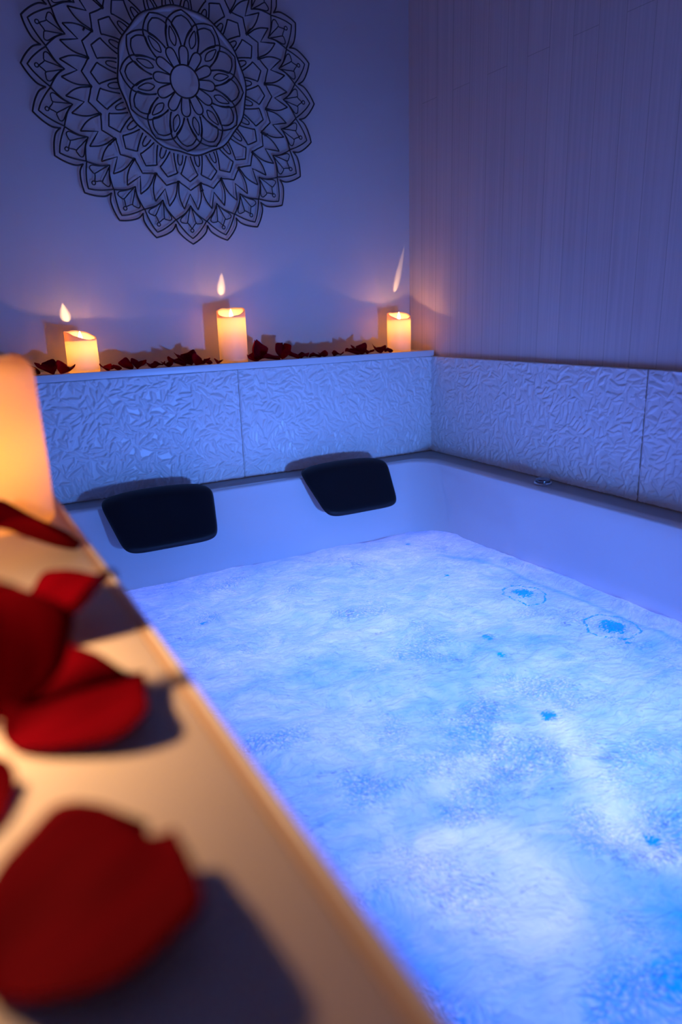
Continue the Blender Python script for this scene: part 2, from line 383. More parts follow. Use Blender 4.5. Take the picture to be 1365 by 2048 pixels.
# ------------------------------------------------------------------ headrests
def headrest(name, cx, label):
    root = thing(name, label, 'headrest', (cx, -.16, -.30), group='black tub headrests')
    nu, nv = 34, 26
    T = .030
    def pt(a, b, side):
        # a in [-1,1] across, b in [0,1] up; superellipse outline with rounded corners
        hw = .114+.031*b
        zz = b
        return a, b, hw
    # outline as rounded quad mapped from a square via squircle
    verts, faces = [], []
    def surf(u, w, side):
        # u,w in [-1,1] -> disc-like squircle
        k = 7.
        m = max(abs(u), abs(w))
        l = (abs(u)**k+abs(w)**k)**(1/k) if m > 0 else 1
        q = m/l if l > 0 else 1
        uu, ww = u*q, w*q
        b = ww*.5+.5
        hw = .114+.031*b
        x = uu*hw
        arch = .012*(1-uu*uu)*b
        L = b*.150+arch                       # distance up the pad
        # pad centre-line: follows the sloping wall then folds back over the rim
        y = -.218+.112*(L/.15); z = -.388+.116*(L/.15)
        nrm = Vector((0, -.72, .69)).normalized()
        edge = max(0, 1-m**8)**.5
        if side > 0: off = .013+.013*edge**.8-.005*(1-uu*uu)*(1-ww*ww)
        else: off = .013-.013*edge
        p = Vector((x, y, z))+nrm*(off-.022)
        if b > .80:
            t = (b-.80)/.20; p.y += .022*t*t; p.z -= .004*t*t
        return (p.x, p.y+.16, p.z+.30)
    idx = {}
    for side in (1, -1):
        for j in range(nv+1):
            for i in range(nu+1):
                u = -1+2*i/nu; w = -1+2*j/nv
                u = math.sin(u*PI/2)*.35+u*.65; w = math.sin(w*PI/2)*.35+w*.65
                border = i in (0, nu) or j in (0, nv)
                if side == -1 and border: idx[(side, i, j)] = idx[(1, i, j)]; continue
                idx[(side, i, j)] = len(verts); verts.append(surf(u, w, side))
        for j in range(nv):
            for i in range(nu):
                q = (idx[(side, i, j)], idx[(side, i+1, j)], idx[(side, i+1, j+1)], idx[(side, i, j+1)])
                faces.append(q if side == 1 else q[::-1])
    mesh_obj('cushion', verts, faces, M['rubber'], root)
    # hanging tab that hooks over the rim
    v, f = box_vf(-.045, .045, .055, .115, -.0012, .0022)
    b = mesh_obj('rim_tab', v, f, M['rubber'], root); md = b.modifiers.new('b', 'BEVEL'); md.width = .0008; md.segments = 2
    return root
headrest('tub_headrest', -.925, 'black padded headrest on the left of the tub back rim, nearer the ledge')
headrest('tub_headrest', -.385, 'black padded headrest on the right of the tub back rim, nearer the corner')

# ------------------------------------------------------------------ water
WZ = -.482
JETS = [(-.292, -.739, .025), (-.262, -.957, .030)]
def fbm(x, y, s, o=4, z=0.):
    a, t = 1., 0.
    for k in range(o):
        t += a*noise.noise(Vector((x*s, y*s, z+k*7.1))); s *= 2.03; a *= .5
    return t
def seg_d(px, py, pts):
    best = 9.
    for (x0, y0), (x1, y1) in zip(pts[:-1], pts[1:]):
        dx, dy = x1-x0, y1-y0; t = max(0, min(1, ((px-x0)*dx+(py-y0)*dy)/(dx*dx+dy*dy)))
        best = min(best, math.hypot(px-x0-t*dx, py-y0-t*dy))
    return best
def sgm(q): return 1/(1+math.exp(max(-30, min(30, q))))
def foam_shade_at(x, y):
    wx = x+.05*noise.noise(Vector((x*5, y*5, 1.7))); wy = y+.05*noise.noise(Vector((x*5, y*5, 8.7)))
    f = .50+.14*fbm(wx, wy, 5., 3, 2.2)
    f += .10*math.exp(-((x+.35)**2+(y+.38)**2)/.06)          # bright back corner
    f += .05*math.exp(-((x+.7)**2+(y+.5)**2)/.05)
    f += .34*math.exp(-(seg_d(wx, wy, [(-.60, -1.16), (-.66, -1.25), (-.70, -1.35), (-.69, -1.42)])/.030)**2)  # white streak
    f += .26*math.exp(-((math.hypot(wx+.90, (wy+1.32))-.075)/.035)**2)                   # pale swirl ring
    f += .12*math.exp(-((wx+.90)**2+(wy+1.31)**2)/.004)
    f -= .20*math.exp(-(seg_d(wx, y, [(-.30, -.42), (-.215, -.60), (-.20, -.80), (-.215, -1.12)])/.012)**2)  # shaded streak beside the swell, painted by lowering foam
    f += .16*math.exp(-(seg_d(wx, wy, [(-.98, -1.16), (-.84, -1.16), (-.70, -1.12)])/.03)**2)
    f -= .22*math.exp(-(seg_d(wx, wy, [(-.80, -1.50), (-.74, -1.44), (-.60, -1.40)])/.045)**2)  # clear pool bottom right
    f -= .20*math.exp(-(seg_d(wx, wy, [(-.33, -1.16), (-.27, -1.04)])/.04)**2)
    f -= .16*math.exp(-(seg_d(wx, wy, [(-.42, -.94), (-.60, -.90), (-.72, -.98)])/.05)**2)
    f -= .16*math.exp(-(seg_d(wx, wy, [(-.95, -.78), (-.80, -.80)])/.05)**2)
    f -= .30*max(0, min(1, (-.985-x)/.10))*max(0, min(1, (-.9-y)/.3))                    # lamp falloff under the ledge, painted as less foam
    f -= .20*max(0, min(1, (-1.40-y)/.14))  # near end dimmed the same way, falloff painted in
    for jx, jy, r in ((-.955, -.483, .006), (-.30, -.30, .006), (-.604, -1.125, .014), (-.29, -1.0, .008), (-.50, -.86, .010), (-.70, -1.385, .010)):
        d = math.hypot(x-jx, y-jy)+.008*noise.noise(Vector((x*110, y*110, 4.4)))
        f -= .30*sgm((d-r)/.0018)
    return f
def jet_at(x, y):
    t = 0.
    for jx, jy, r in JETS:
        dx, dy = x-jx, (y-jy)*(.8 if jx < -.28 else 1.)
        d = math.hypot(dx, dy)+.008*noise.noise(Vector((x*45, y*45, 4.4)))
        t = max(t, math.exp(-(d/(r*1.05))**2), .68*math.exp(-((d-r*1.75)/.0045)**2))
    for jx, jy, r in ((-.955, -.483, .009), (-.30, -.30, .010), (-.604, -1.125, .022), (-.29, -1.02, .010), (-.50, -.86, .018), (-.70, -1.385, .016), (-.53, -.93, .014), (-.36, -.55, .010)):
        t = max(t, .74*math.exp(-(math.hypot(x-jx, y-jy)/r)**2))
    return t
def bubbly_at(x, y):
    b = fbm(x*1.0, y*1.0, 9., 3, 11.)*1.8
    b += .8*math.exp(-(((x+.75)**2+(y+1.25)**2)/.08))-.12
    b += .35*math.exp(-(((x+.6)**2+(y+1.05)**2)/.03))-.25
    return max(0., min(1., b))
def water_h(x, y):
    wx = x+.03*noise.noise(Vector((x*6, y*6, 5.))); wy = y+.03*noise.noise(Vector((x*6, y*6, 6.)))
    h = .0058*fbm(wx, wy*1.35, 6.5, 4, .3)
    h += .0011*fbm(wx*1.0, wy*2.2, 26., 2, 3.)
    cx = .007*noise.noise(Vector((y*9, 0, 2)))
    k = max(0, min(1, (-.50-y)/.10))
    h += .008*k*math.exp(-((x+.158+cx)/.016)**2)-.004*k*math.exp(-((x+.195+cx)/.014)**2)
    for jx, jy, r in JETS:
        d = math.hypot(x-jx, y-jy); h += .004*math.exp(-(d/(r*.9))**2)+.0010*math.cos(d*520)*math.exp(-(d/(r*2.0))**2)
    return h
res = .003
s_, b_ = tub_inner(WZ)
wx0, wx1, wy0, wy1 = -TW+s_-.012, -s_+.012, -TL+b_-.012, -b_+.012
nx = int((wx1-wx0)/res)+1; ny = int((wy1-wy0)/res)+1
RC = .125
def inside(x, y):
    qx = max(wx0+RC-x, x-(wx1-RC), 0); qy = max(wy0+RC-y, y-(wy1-RC), 0)
    return qx*qx+qy*qy <= RC*RC
idx = -np.ones((ny, nx), int); wv, foam, bub, jet = [], [], [], []
for j in range(ny):
    for i in range(nx):
        x, y = wx0+i*res, wy0+j*res
        if not inside(x, y): continue
        idx[j, i] = len(wv); wv.append((x, y, WZ+water_h(x, y))); foam.append(foam_shade_at(x, y)); bub.append(bubbly_at(x, y)); jet.append(jet_at(x, y))
wf = []
for j in range(ny-1):
    for i in range(nx-1):
        q = (idx[j, i], idx[j, i+1], idx[j+1, i+1], idx[j+1, i])
        if min(q) >= 0: wf.append(tuple(int(k) for k in q))
wo = mesh_obj('bath_water', wv, wf, M['water'])
tag(wo, 'bubbling pale blue bath water glowing inside the white tub', 'water', kind='stuff')
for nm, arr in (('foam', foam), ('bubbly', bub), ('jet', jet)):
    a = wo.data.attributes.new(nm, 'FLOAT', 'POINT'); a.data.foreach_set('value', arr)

# bubbles floating on the water: uncountable froth, one object
def ico_dome():
    n, m = 8, 3; v = [(0, 0, 1)]; f = []
    for j in range(1, m+1):
        a = j/m*PI*.56
        for k in range(n): v.append((math.sin(a)*math.cos(2*PI*k/n), math.sin(a)*math.sin(2*PI*k/n), math.cos(a)))
    for k in range(n): f.append((0, 1+k, 1+(k+1) % n))
    for j in range(m-1):
        for k in range(n): f.append((1+j*n+k, 1+(j+1)*n+k, 1+(j+1)*n+(k+1) % n, 1+j*n+(k+1) % n))
    return v, f
dv, df_ = ico_dome(); bv, bf = [], []
rb = random.Random(21); cnt = 0; tries = 0
while cnt < 4200 and tries < 200000:
    tries += 1
    x, y = rb.uniform(-1.12, -.17), rb.uniform(-1.62, -.25)
    w = fbm(x, y*1.3, 8., 3, 11.)+.5*math.exp(-(((x+.75)**2+(y+1.28)**2)/.07))+.25*math.exp(-(((x+.55)**2+(y+1.05)**2)/.03))
    band = abs(fbm(x, y*1.6, 6., 2, 31.))
    if rb.random() > max(0, w)*math.exp(-(band/.09)**2)+.006: continue
    for c in range(rb.choice((1, 1, 2, 3, 5))):
        r = rb.uniform(.0009, .0022)*(1.5 if rb.random() < .07 else 1)
        px, py = x+rb.gauss(0, .003), y+rb.gauss(0, .003)
        if px > -.16: continue
        o = len(bv); pz = WZ+water_h(px, py)-.0002
        bv += [(px+a*r, py+b*r, pz+cc*r) for a, b, cc in dv]; bf += [tuple(k+o for k in q) for q in df_]; cnt += 1
# the larger bubble clusters near the bottom right and by the jets
for cx, cy, n in ((-.735, -1.400, 16), (-.70, -1.415, 12), (-.76, -1.385, 14), (-.604, -1.125, 9), (-.50, -.86, 7), (-.66, -1.06, 8), (-.38, -1.02, 6)):
    for k in range(n):
        px, py = cx+rb.gauss(0, .012), cy+rb.gauss(0, .009); r = rb.uniform(.003, .0062)
        o = len(bv); pz = WZ+water_h(px, py)-.0004
        bv += [(px+a*r, py+b*r, pz+cc*r*.8) for a, b, cc in dv]; bf += [tuple(q_+o for q_ in q) for q in df_]
bo = mesh_obj('foam_bubbles', bv, bf, M['bubble'])
tag(bo, 'clusters of small clear foam bubbles floating on the bath water', 'bubbles', kind='stuff')

# ------------------------------------------------------------------ candles
def candle(name, x, y, z, R, H, dip, dipdir, label, round_top=False, glow=1.0, fl=1.0, group='white pillar candles on the back shelf'):
    """dip = how far the front lip is melted down, dipdir = direction (deg) of the low side"""
    root = thing(name, label, 'candle', (x, y, z), group=group)
    n = 64; rec = dip+.005 if not round_top else .030
    wall = .0042; ri = R-wall
    def top(a):
        c = .5+.5*math.cos(a-math.radians(dipdir))
        return H-dip*c**1.6+.0008*math.sin(3*a+x*9)+.0006*math.sin(7*a+1)
    v, f, layers = [], [], []
    def add(fr, fz):
        layers.append(len(v))
        for k in range(n):
            a = 2*PI*k/n; r = fr(a); v.append((r*math.cos(a), r*math.sin(a), fz(a)))
    if round_top: rr = .014
    else: rr = .0016
    add(lambda a: R-.0015, lambda a: 0); add(lambda a: R, lambda a: .0015)
    for q in range(1, 13): add(lambda a, q=q: R+.00025*math.sin(2*a+q*.5), lambda a, q=q: .0015+(top(a)-rr-.0015)*q/12)
    for q in range(1, 7):
        t = q/6*PI/2
        add(lambda a, t=t: R-rr*(1-math.cos(t)) if not round_top else R-(R-ri)*0-rr*(1-math.cos(t)), lambda a, t=t: top(a)-rr*(1-math.sin(t)))
    rin = R-max(rr, wall)
    add(lambda a: rin, lambda a: top(a)-.0006)
    zf = H-rec
    for q in range(1, 6): add(lambda a: rin-.0006*q, lambda a, q=q: (top(a)-.0006)*(1-q/5)+zf*(q/5))
    add(lambda a: rin*.5, lambda a: zf-.0012); add(lambda a: .003, lambda a: zf-.0016)
    for i in range(len(layers)-1):
        for k in range(n):
            k2 = (k+1) % n; f.append((layers[i]+k, layers[i]+k2, layers[i+1]+k2, layers[i+1]+k))
    f.append(tuple(range(n))[::-1]); f.append(tuple(layers[-1]+k for k in range(n)))
    mesh_obj('wax_body', v, f, M['wax'], root)
    # moving plastic flame on a short wick
    fb = zf+.0012; fh = .024*fl
    prof = [(.0006, fb), (.0026*fl, fb+.12*fh), (.0041*fl, fb+.26*fh), (.0040*fl, fb+.40*fh), (.0029*fl, fb+.60*fh), (.0017*fl, fb+.80*fh), (.0004, fb+fh)]
    pts = catmull([(a, 0, b) for a, b in prof], 4)
    vv, ff = lathe([(p.x, p.z) for p in pts], 20)
    vv = [(a*1.3, b*.6, c) for a, b, c in vv]
    fo = mesh_obj('flame', vv, ff, M['flame'], root); fo['label'] = 'glowing teardrop flame'
    vv, ff = lathe([(.0009, zf-.0016), (.0008, fb+.0015)], 8); mesh_obj('wick', vv, ff, M['wick'], root)
    return root, zf
def lamp(kind, name, loc, energy, color, parent=None, size=.003, **kw):
    l = bpy.data.lights.new(name, kind); l.energy = energy; l.color = color
    if kind in ('POINT', 'SPOT'): l.shadow_soft_size = size
    o = bpy.data.objects.new(name, l); o.location = loc
    for k, vv in kw.items(): setattr(l, k, vv)
    C.objects.link(o)
    if parent: o.parent = parent
    return o
WARM = (1., .58, .18)
FLC = (1., .44, .18)
SZ = .0165
cands = [
    ('pillar_candle', -1.036, .047, SZ, .0375, .100, .022, -48, 'short cream pillar candle with a slanted melted top, leftmost on the back shelf'),
    ('pillar_candle', -.6385, .047, SZ, .0385, .1450, .024, -120, 'tallest cream pillar candle, middle of the back shelf under the mandala'),
    ('pillar_candle', -.0905, .047, SZ, .0365, .1185, .020, -95, 'cream pillar candle with an even top, on the back shelf beside the room corner'),
]
croots = []
for c in cands:
    r_, zf = candle(*c)
    croots.append((r_, zf, c))
    lamp('POINT', 'led_glow', (.004, -.002, zf-.012), .17, WARM, r_, .006)
    lamp('POINT', 'flame_light', (0, .0062, zf+.011), .19, FLC, r_, .0025)
fg, zf = candle('pillar_candle', -1.3362, -1.27, 0, .0378, .118, .004, 150, 'large blurred ivory pillar candle close up on the left ledge behind the petals', round_top=True, group=None)
lamp('POINT', 'led_glow', (-.004, 0, zf-.036), .13, (1., .47, .10), fg, .010)
lamp('POINT', 'flame_light', (0, 0, zf+.012), .08, FLC, fg, .003)

# flame-shaped beams the LED candles throw on the wall behind (shaped light, as their moving reflector does)
def flame_beam(root, zf, target, up, half_w, half_h, energy, lean=0., soft=.18):
    src = Vector((0, .010, zf+.018))
    l = bpy.data.lights.new('flame_beam', 'SPOT'); l.energy = energy; l.color = (1., .60, .28)
    l.shadow_soft_size = .0008; l.spot_size = math.radians(70); l.spot_blend = 0.
    o = bpy.data.objects.new('flame_beam', l); C.objects.link(o); o.parent = root; o.location = src
    wsrc = Vector(root.location)+src
    d = (Vector(target)-wsrc).normalized()
    zax = -d; xax = Vector((0, 0, 1)).cross(zax).normalized(); xax = -xax if xax.x < 0 else xax
    yax = zax.cross(xax).normalized()
    c, s = math.cos(lean), math.sin(lean)
    x2 = xax*c+yax*s; y2 = -xax*s+yax*c
    o.rotation_euler = Matrix((x2, y2, zax)).transposed().to_euler()
    l.use_nodes = True; nt = l.node_tree; nt.nodes.clear()
    out = N(nt, 'ShaderNodeOutputLight'); em = N(nt, 'ShaderNodeEmission'); nt.links.new(em.outputs[0], out.inputs[0])
    tc = N(nt, 'ShaderNodeTexCoord'); sp = N(nt, 'ShaderNodeSeparateXYZ'); nt.links.new(tc.outputs['Normal'], sp.inputs[0])
    def mth(op, a, b=None):
        q = N(nt, 'ShaderNodeMath', operation=op)
        for i, t in enumerate((a, b)):
            if t is None: continue
            if isinstance(t, (int, float)): q.inputs[i].default_value = t
            else: nt.links.new(t, q.inputs[i])
        return q.outputs[0]
    z = mth('ABSOLUTE', sp.outputs[2]); x = mth('DIVIDE', sp.outputs[0], z); y = mth('DIVIDE', sp.outputs[1], z)
    yn = mth('DIVIDE', y, half_h)                                   # -1..1 along the flame
    tq = mth('MULTIPLY', mth('ADD', yn, 1.), .5)
    # teardrop half width: ~ sqrt(t)*(1-t)
    tt = mth('MAXIMUM', tq, 0.); om = mth('MAXIMUM', mth('SUBTRACT', 1., tq), 0.)
    w = mth('MULTIPLY', mth('MULTIPLY', mth('SQRT', tt), om), 2.6*half_w)
    dd = mth('SUBTRACT', 1., mth('DIVIDE', mth('ABSOLUTE', x), mth('ADD', w, half_w*.02)))
    a = mth('DIVIDE', dd, .45+soft); cl = N(nt, 'ShaderNodeClamp'); nt.links.new(a, cl.inputs[0])
    nt.links.new(cl.outputs[0], em.inputs['Strength'])
    return o
flame_beam(croots[0][0], croots[0][1], (-1.050, YB, .158), 1, .15, .20, 1.2, .12)
flame_beam(croots[1][0], croots[1][1], (-.6255, YB, .222), 1, .13, .20, 1.2, -.16)
flame_beam(croots[2][0], croots[2][1], (-.030, YB, .245), 1, .085, .24, 1.4, -.40)

# ------------------------------------------------------------------ petals
def petal_mesh(name, W, L, cup, curl, wav, seed, mat):
    nu, nv = 16, 16; r = random.Random(seed); ph = [r.uniform(0, 6.28) for _ in range(6)]
    v, f = [], []
    for j in range(nv+1):
        t = j/nv
        w = W*(.16+.84*math.sin(min(1, t*1.02)**.8*PI*.60)**.9)*(1 if t < .72 else math.sqrt(max(0., 1-((t-.72)/.285)**2)))
        for i in range(nu+1):
            u = -1+2*i/nu
            x = u*w*(1-.04*math.sin(t*9+ph[0]))
            y = L*t+L*.05*math.sin(u*4+ph[1])*t-L*.05*(u*u)*t
            z = cup*L*(u*u*.9*(w/W)+(t-.4)**2*1.1)
            z -= curl*L*max(0, t-.72)**1.6*6+curl*.6*L*max(0, abs(u)-.65)**2*6*t
            z += wav*L*(math.sin(u*3.1+ph[2]+t*2)*math.sin(t*5+ph[3])+.5*math.sin(u*7+ph[4]+t*5)*t)
            v.append((x, y-L*.5, z))
    for j in range(nv):
        for i in range(nu):
            a = j*(nu+1)+i; f.append((a, a+1, a+nu+2, a+nu+1))
    me = bpy.data.meshes.new(name); me.from_pydata(v, [], f); me.materials.append(mat)
    me.polygons.foreach_set('use_smooth', [True]*len(me.polygons)); me.update(); return me
pm = [petal_mesh('petal_a', .019, .040, .32, .10, .05, 1, M['petal']), petal_mesh('petal_b', .021, .036, .45, .05, .06, 2, M['petal']),
      petal_mesh('petal_c', .016, .034, .25, .22, .07, 3, M['petal']), petal_mesh('petal_d', .022, .042, .55, .16, .04, 4, M['petal']),
      petal_mesh('petal_e', .014, .026, .4, .12, .08, 5, M['petal'])]
def place_petal(me, x, y, zsurf, rx, ry, rz, sc, label, group=None, lift=0.):
    o = bpy.data.objects.new('rose_petal', me); C.objects.link(o)
    o.rotation_euler = tuple(math.radians(a) for a in (rx, ry, rz)); o.scale = (sc,)*3
    Mx = o.rotation_euler.to_matrix()*sc
    zs = [(Mx @ vv.co).z for vv in me.vertices]
    o.location = (x, y, zsurf-min(zs)+lift+.0004)
    md = o.modifiers.new('thickness', 'SOLIDIFY'); md.thickness = .0005; md.offset = 1
    return tag(o, label, 'petal', group)
G1 = 'red rose petals on the back shelf'
SP = [  # mesh, x, y, rx, ry, rz, scale, where
    (3, -1.166, .050, 18, 10, 70, .95, 'dark red petal lying flat at the far left end of the back shelf row'),
    (0, -1.123, .036, 38, -8, 20, 1.05, 'peaked dark red petal second from the left in the back shelf row'),
    (1, -1.084, .030, 35, 12, -30, .85, 'red petal leaning against the left side of the short left candle'),
    (2, -.986, .034, 30, 5, 15, .85, 'small red petal touching the right side of the short left candle'),
    (4, -.962, .026, 10, 0, 80, .8, 'tiny flat petal just right of the short left candle'),
    (1, -.936, .040, 30, -15, 60, .8, 'curled red petal a little way right of the short left candle'),
    (0, -.905, .034, 34, 8, -20, .82, 'folded red petal a third of the way between the left and middle candles'),
    (4, -.873, .024, 15, 5, 30, .8, 'little scrap of petal left of the big petal heap'),
    (2, -.852, .038, 22, 0, -50, .8, 'low wavy petal left of the big petal heap'),
    (4, -.828, .028, 12, -8, 10, .9, 'small low petal touching the left foot of the big petal heap'),
    (0, -.800, .044, 16, 10, 40, 1., 'flat petal forming the left slope of the big heap near the middle candle'),
    (3, -.771, .060, 40, -6, 8, 1.05, 'tall dark petal crowning the big heap near the middle candle'),
    (1, -.744, .026, 20, 14, -40, .9, 'petal forming the right slope of the big heap near the middle candle'),
    (4, -.722, .026, 20, 0, 60, .75, 'small petal at the right end of the big heap'),
    (4, -.694, .022, 25, 10, -20, .65, 'tiny dark petal just left of the middle candle'),
    (3, -.577, .050, 82, 20, 25, 1.05, 'upright dark red petal standing just right of the middle candle'),
    (1, -.590, .030, 25, -10, 40, .75, 'low petal between the middle candle and the upright petal'),
    (0, -.535, .028, 8, 4, 75, .95, 'flat petal lying in front, right of the upright petal'),
    (2, -.491, .046, 62, 10, -18, 1.15, 'raised jagged dark petal standing beyond the flat one, right of the middle candle'),
    (0, -.470, .036, 26, 12, 50, .95, 'petal sloping down right of the raised jagged one'),
    (4, -.436, .026, 6, 0, -80, .95, 'thin flat petal ending the group right of the middle candle'),
    (2, -.395, .030, 12, 6, 70, .8, 'lone low petal halfway between the middle and right candles'),
    (4, -.368, .030, 18, -10, 20, .85, 'small petal touching the lone low petal halfway along'),
    (2, -.322, .030, 14, 6, -60, .85, 'flat lone petal left of the heap beside the right candle'),
    (0, -.268, .034, 18, 5, 45, .85, 'left petal of the heap beside the right candle'),
    (1, -.238, .042, 34, -8, 0, .95, 'rounded top petal of the heap beside the right candle'),
    (2, -.214, .030, 24, 10, -35, .85, 'front petal of the heap beside the right candle'),
    (3, -.172, .040, 30, 8, -15, .8, 'peaked petal nearest the right candle on its left'),
    (4, -.143, .026, 10, 8, 70, .8, 'thin petal tip reaching the foot of the right candle'),
]
for k, x, y, rx, ry, rz, s, lab in SP:
    place_petal(pm[k], x, y, SZ, rx*(.62 if rx < 50 else 1), ry, rz, s*1.32, lab, G1)
# close, blurred petals on the near ledge
near = [petal_mesh('near_a', .025, .040, .16, .08, .015, 31, M['petal_near']), petal_mesh('near_b', .031, .045, .10, .05, .012, 36, M['petal_near']),
        petal_mesh('near_c', .019, .036, .30, .16, .03, 33, M['petal_near'])]
G2 = 'large blurred red rose petals on the near ledge'
NP = [
    (2, -1.326, -1.374, 28, 0, 100, 1.60, 0, 'dark red petal lying across the ledge right in front of the large blurred candle'),
    (2, -1.324, -1.498, 24, -12, -72, 1.45, 0, 'folded bright tipped red petal between the candle and the big round petal'),
    (0, -1.334, -1.576, 8, 6, -72, 1.28, 0, 'big round bright red petal in the middle of the near ledge'),
    (1, -1.366, -1.556, 72, 8, -6, 1.2, 0, 'tall shadowed petal standing upright at the left edge of the picture'),
    (1, -1.349, -1.671, 9, -5, -68, 1.12, 0, 'largest dark red petal at the bottom left corner, nearest the viewer'),
    (0, -1.377, -1.615, 18, 12, 30, .85, 0, 'deep red petal cut off by the left edge above the nearest petal'),
]
for k, x, y, rx, ry, rz, s, lf, lab in NP:
    place_petal(near[k], x, y, 0, rx, ry, rz, s, lab, G2, lf*0)

# ------------------------------------------------------------------ mandala wall art
MC = (-.696, .709)
art = thing('mandala_wall_art', 'large round dark wire mandala of layered petals hanging on the back wall', 'wall art', (MC[0], YB-.012, MC[1]))
def P2(r, a, dy=0.):
    t = math.radians(a-90); return Vector((r*math.cos(t), dy, r*math.sin(t)))
class MB:
    def __init__(s): s.v, s.f, s.m = [], [], []
    def wire(s, pts, rad=.0016, closed=False, n=6):
        rad *= 1.12
        P = [Vector(p) for p in pts]; base = len(s.v); K = len(P)
        for i in range(K):
            a = P[(i-1) % K] if closed or i > 0 else P[i]; b = P[(i+1) % K] if closed or i < K-1 else P[i]
            t = (b-a); t = t.normalized() if t.length > 1e-9 else Vector((1, 0, 0))
            nrm = Vector((0, 1, 0)).cross(t)
            nrm = nrm.normalized() if nrm.length > 1e-6 else Vector((1, 0, 0)); bi = Vector((0, 1, 0))
            for k in range(n):
                w = 2*PI*k/n; s.v.append(P[i]+nrm*(rad*math.cos(w))+bi*(rad*math.sin(w)))
        for i in range(K if closed else K-1):
            i2 = (i+1) % K
            for k in range(n):
                k2 = (k+1) % n; s.f.append((base+i*n+k, base+i*n+k2, base+i2*n+k2, base+i2*n+k)); s.m.append(0)
        if not closed:
            s.f.append(tuple(base+k for k in range(n))[::-1]); s.m.append(0); s.f.append(tuple(base+(K-1)*n+k for k in range(n))); s.m.append(0)
    def band(s, A, B, th=.0012, closed=False):
        K = min(len(A), len(B)); base = len(s.v)
        for i in range(K):
            a, b = Vector(A[i]), Vector(B[i])
            for q in (a, b): s.v.append(q+Vector((0, -th/2, 0)))
            for q in (a, b): s.v.append(q+Vector((0, th/2, 0)))
        for i in range(K if closed else K-1):
            p, q = base+i*4, base+((i+1) % K)*4
            for quad in ((p, p+1, q+1, q), (p+2, q+2, q+3, p+3), (p, q, q+2, p+2), (p+1, p+3, q+3, q+1)): s.f.append(quad); s.m.append(1)
    def obj(s, name, parent):
        return mesh_obj(name, s.v, s.f, [M['bronze'], M['bandpaint']], parent, fmat=s.m)
def half(pts, dy=0., mirror=True, sub=5, sharp=True):
    """pts (angle, r) from left end to the axis; mirrored about the axis"""
    a = [P2(r, an, dy) for an, r in pts]
    b = [P2(r, -an, dy) for an, r in pts][::-1]
    if sharp: return catmull(a, sub)+catmull(b, sub)[1:]
    return catmull(a+b[1:], sub)
def cpy(o, ang, parent):
    c = o.copy(); C.objects.link(c); c.parent = parent; c.rotation_euler = (0, math.radians(ang), 0); return c
# outer petal
m = MB()
O = half([(-7.6, .334), (-6.4, .350), (-4.3, .3623), (-2.0, .3725), (0, .3800)], sub=5)
O2 = half([(-7.4, .3235), (-5.6, .3352), (-3.8, .3462), (-1.9, .3570), (0, .3660)], sub=5)
m.wire(O, .0018); m.wire(O2)
T_ = half([(-7.4, .3235), (-5.5, .3155), (-2.7, .303), (-.9, .2915), (0, .2845)], sub=4); m.wire(T_)
for sg in (-1, 1):
    m.wire(catmull([P2(r, sg*a) for a, r in ((.4, .290), (2.9, .306), (5.2, .3195), (5.0, .3275), (3.4, .329), (2.1, .3270), (1.3, .308), (.4, .290))], 4), .0013)
m.wire(catmull([P2(r, a) for a, r in ((-2.1, .3270), (-1.2, .3320), (0, .3400), (1.2, .3320), (2.1, .3270))], 4), .0013)
m.wire([P2(.3460, 0)+Vector((.0044*math.cos(k*PI/6), 0, .0044*math.sin(k*PI/6))) for k in range(12)], .0013, closed=True)
op = m.obj('outer_petal', art)
# leaf layer
m = MB()
for sg in (-1, 1):
    m.wire(catmull([P2(r, sg*a, -.004) for a, r in ((7.1, .2285), (7.0, .2434), (6.8, .2580), (5.7, .2755), (3.6, .2950))], 5))
m.wire([P2(.2950, -3.6, -.004), P2(.2760, -2.0, -.004), P2(.2565, 0, -.004), P2(.2760, 2.0, -.004), P2(.2950, 3.6, -.004)])
lp = m.obj('leaf_petal', art)
# arch layer
m = MB()
Hh = half([(-1.8, .1655), (-3.4, .1835), (-5.6, .2050), (-6.1, .2105), (-3.0, .2185), (0, .2264)], -.006, sub=4)
Oo = half([(-6.8, .1655), (-7.4, .1835), (-7.5, .2080), (-7.5, .2285), (-3.6, .2380), (0, .2475)], -.006, sub=4)
m.wire(Hh); m.wire(Oo[12:-12])
ap = m.obj('arch_petal', art)
m = MB()
U = catmull([P2(r, a, -.0085) for a, r in ((5.25, .1655), (5.3, .175), (6.2, .187), (7.5, .1905), (8.8, .187), (9.7, .175), (9.75, .1655))], 4); m.wire(U, .0014)
ul = m.obj('lens_loop', art)
for proto, offs in ((op, .7), (lp, .7), (ap, .4), (ul, .4)):
    for k in range(24):
        if k == 0: proto.rotation_euler = (0, math.radians(offs), 0); continue
        cpy(proto, offs+15*k, art)
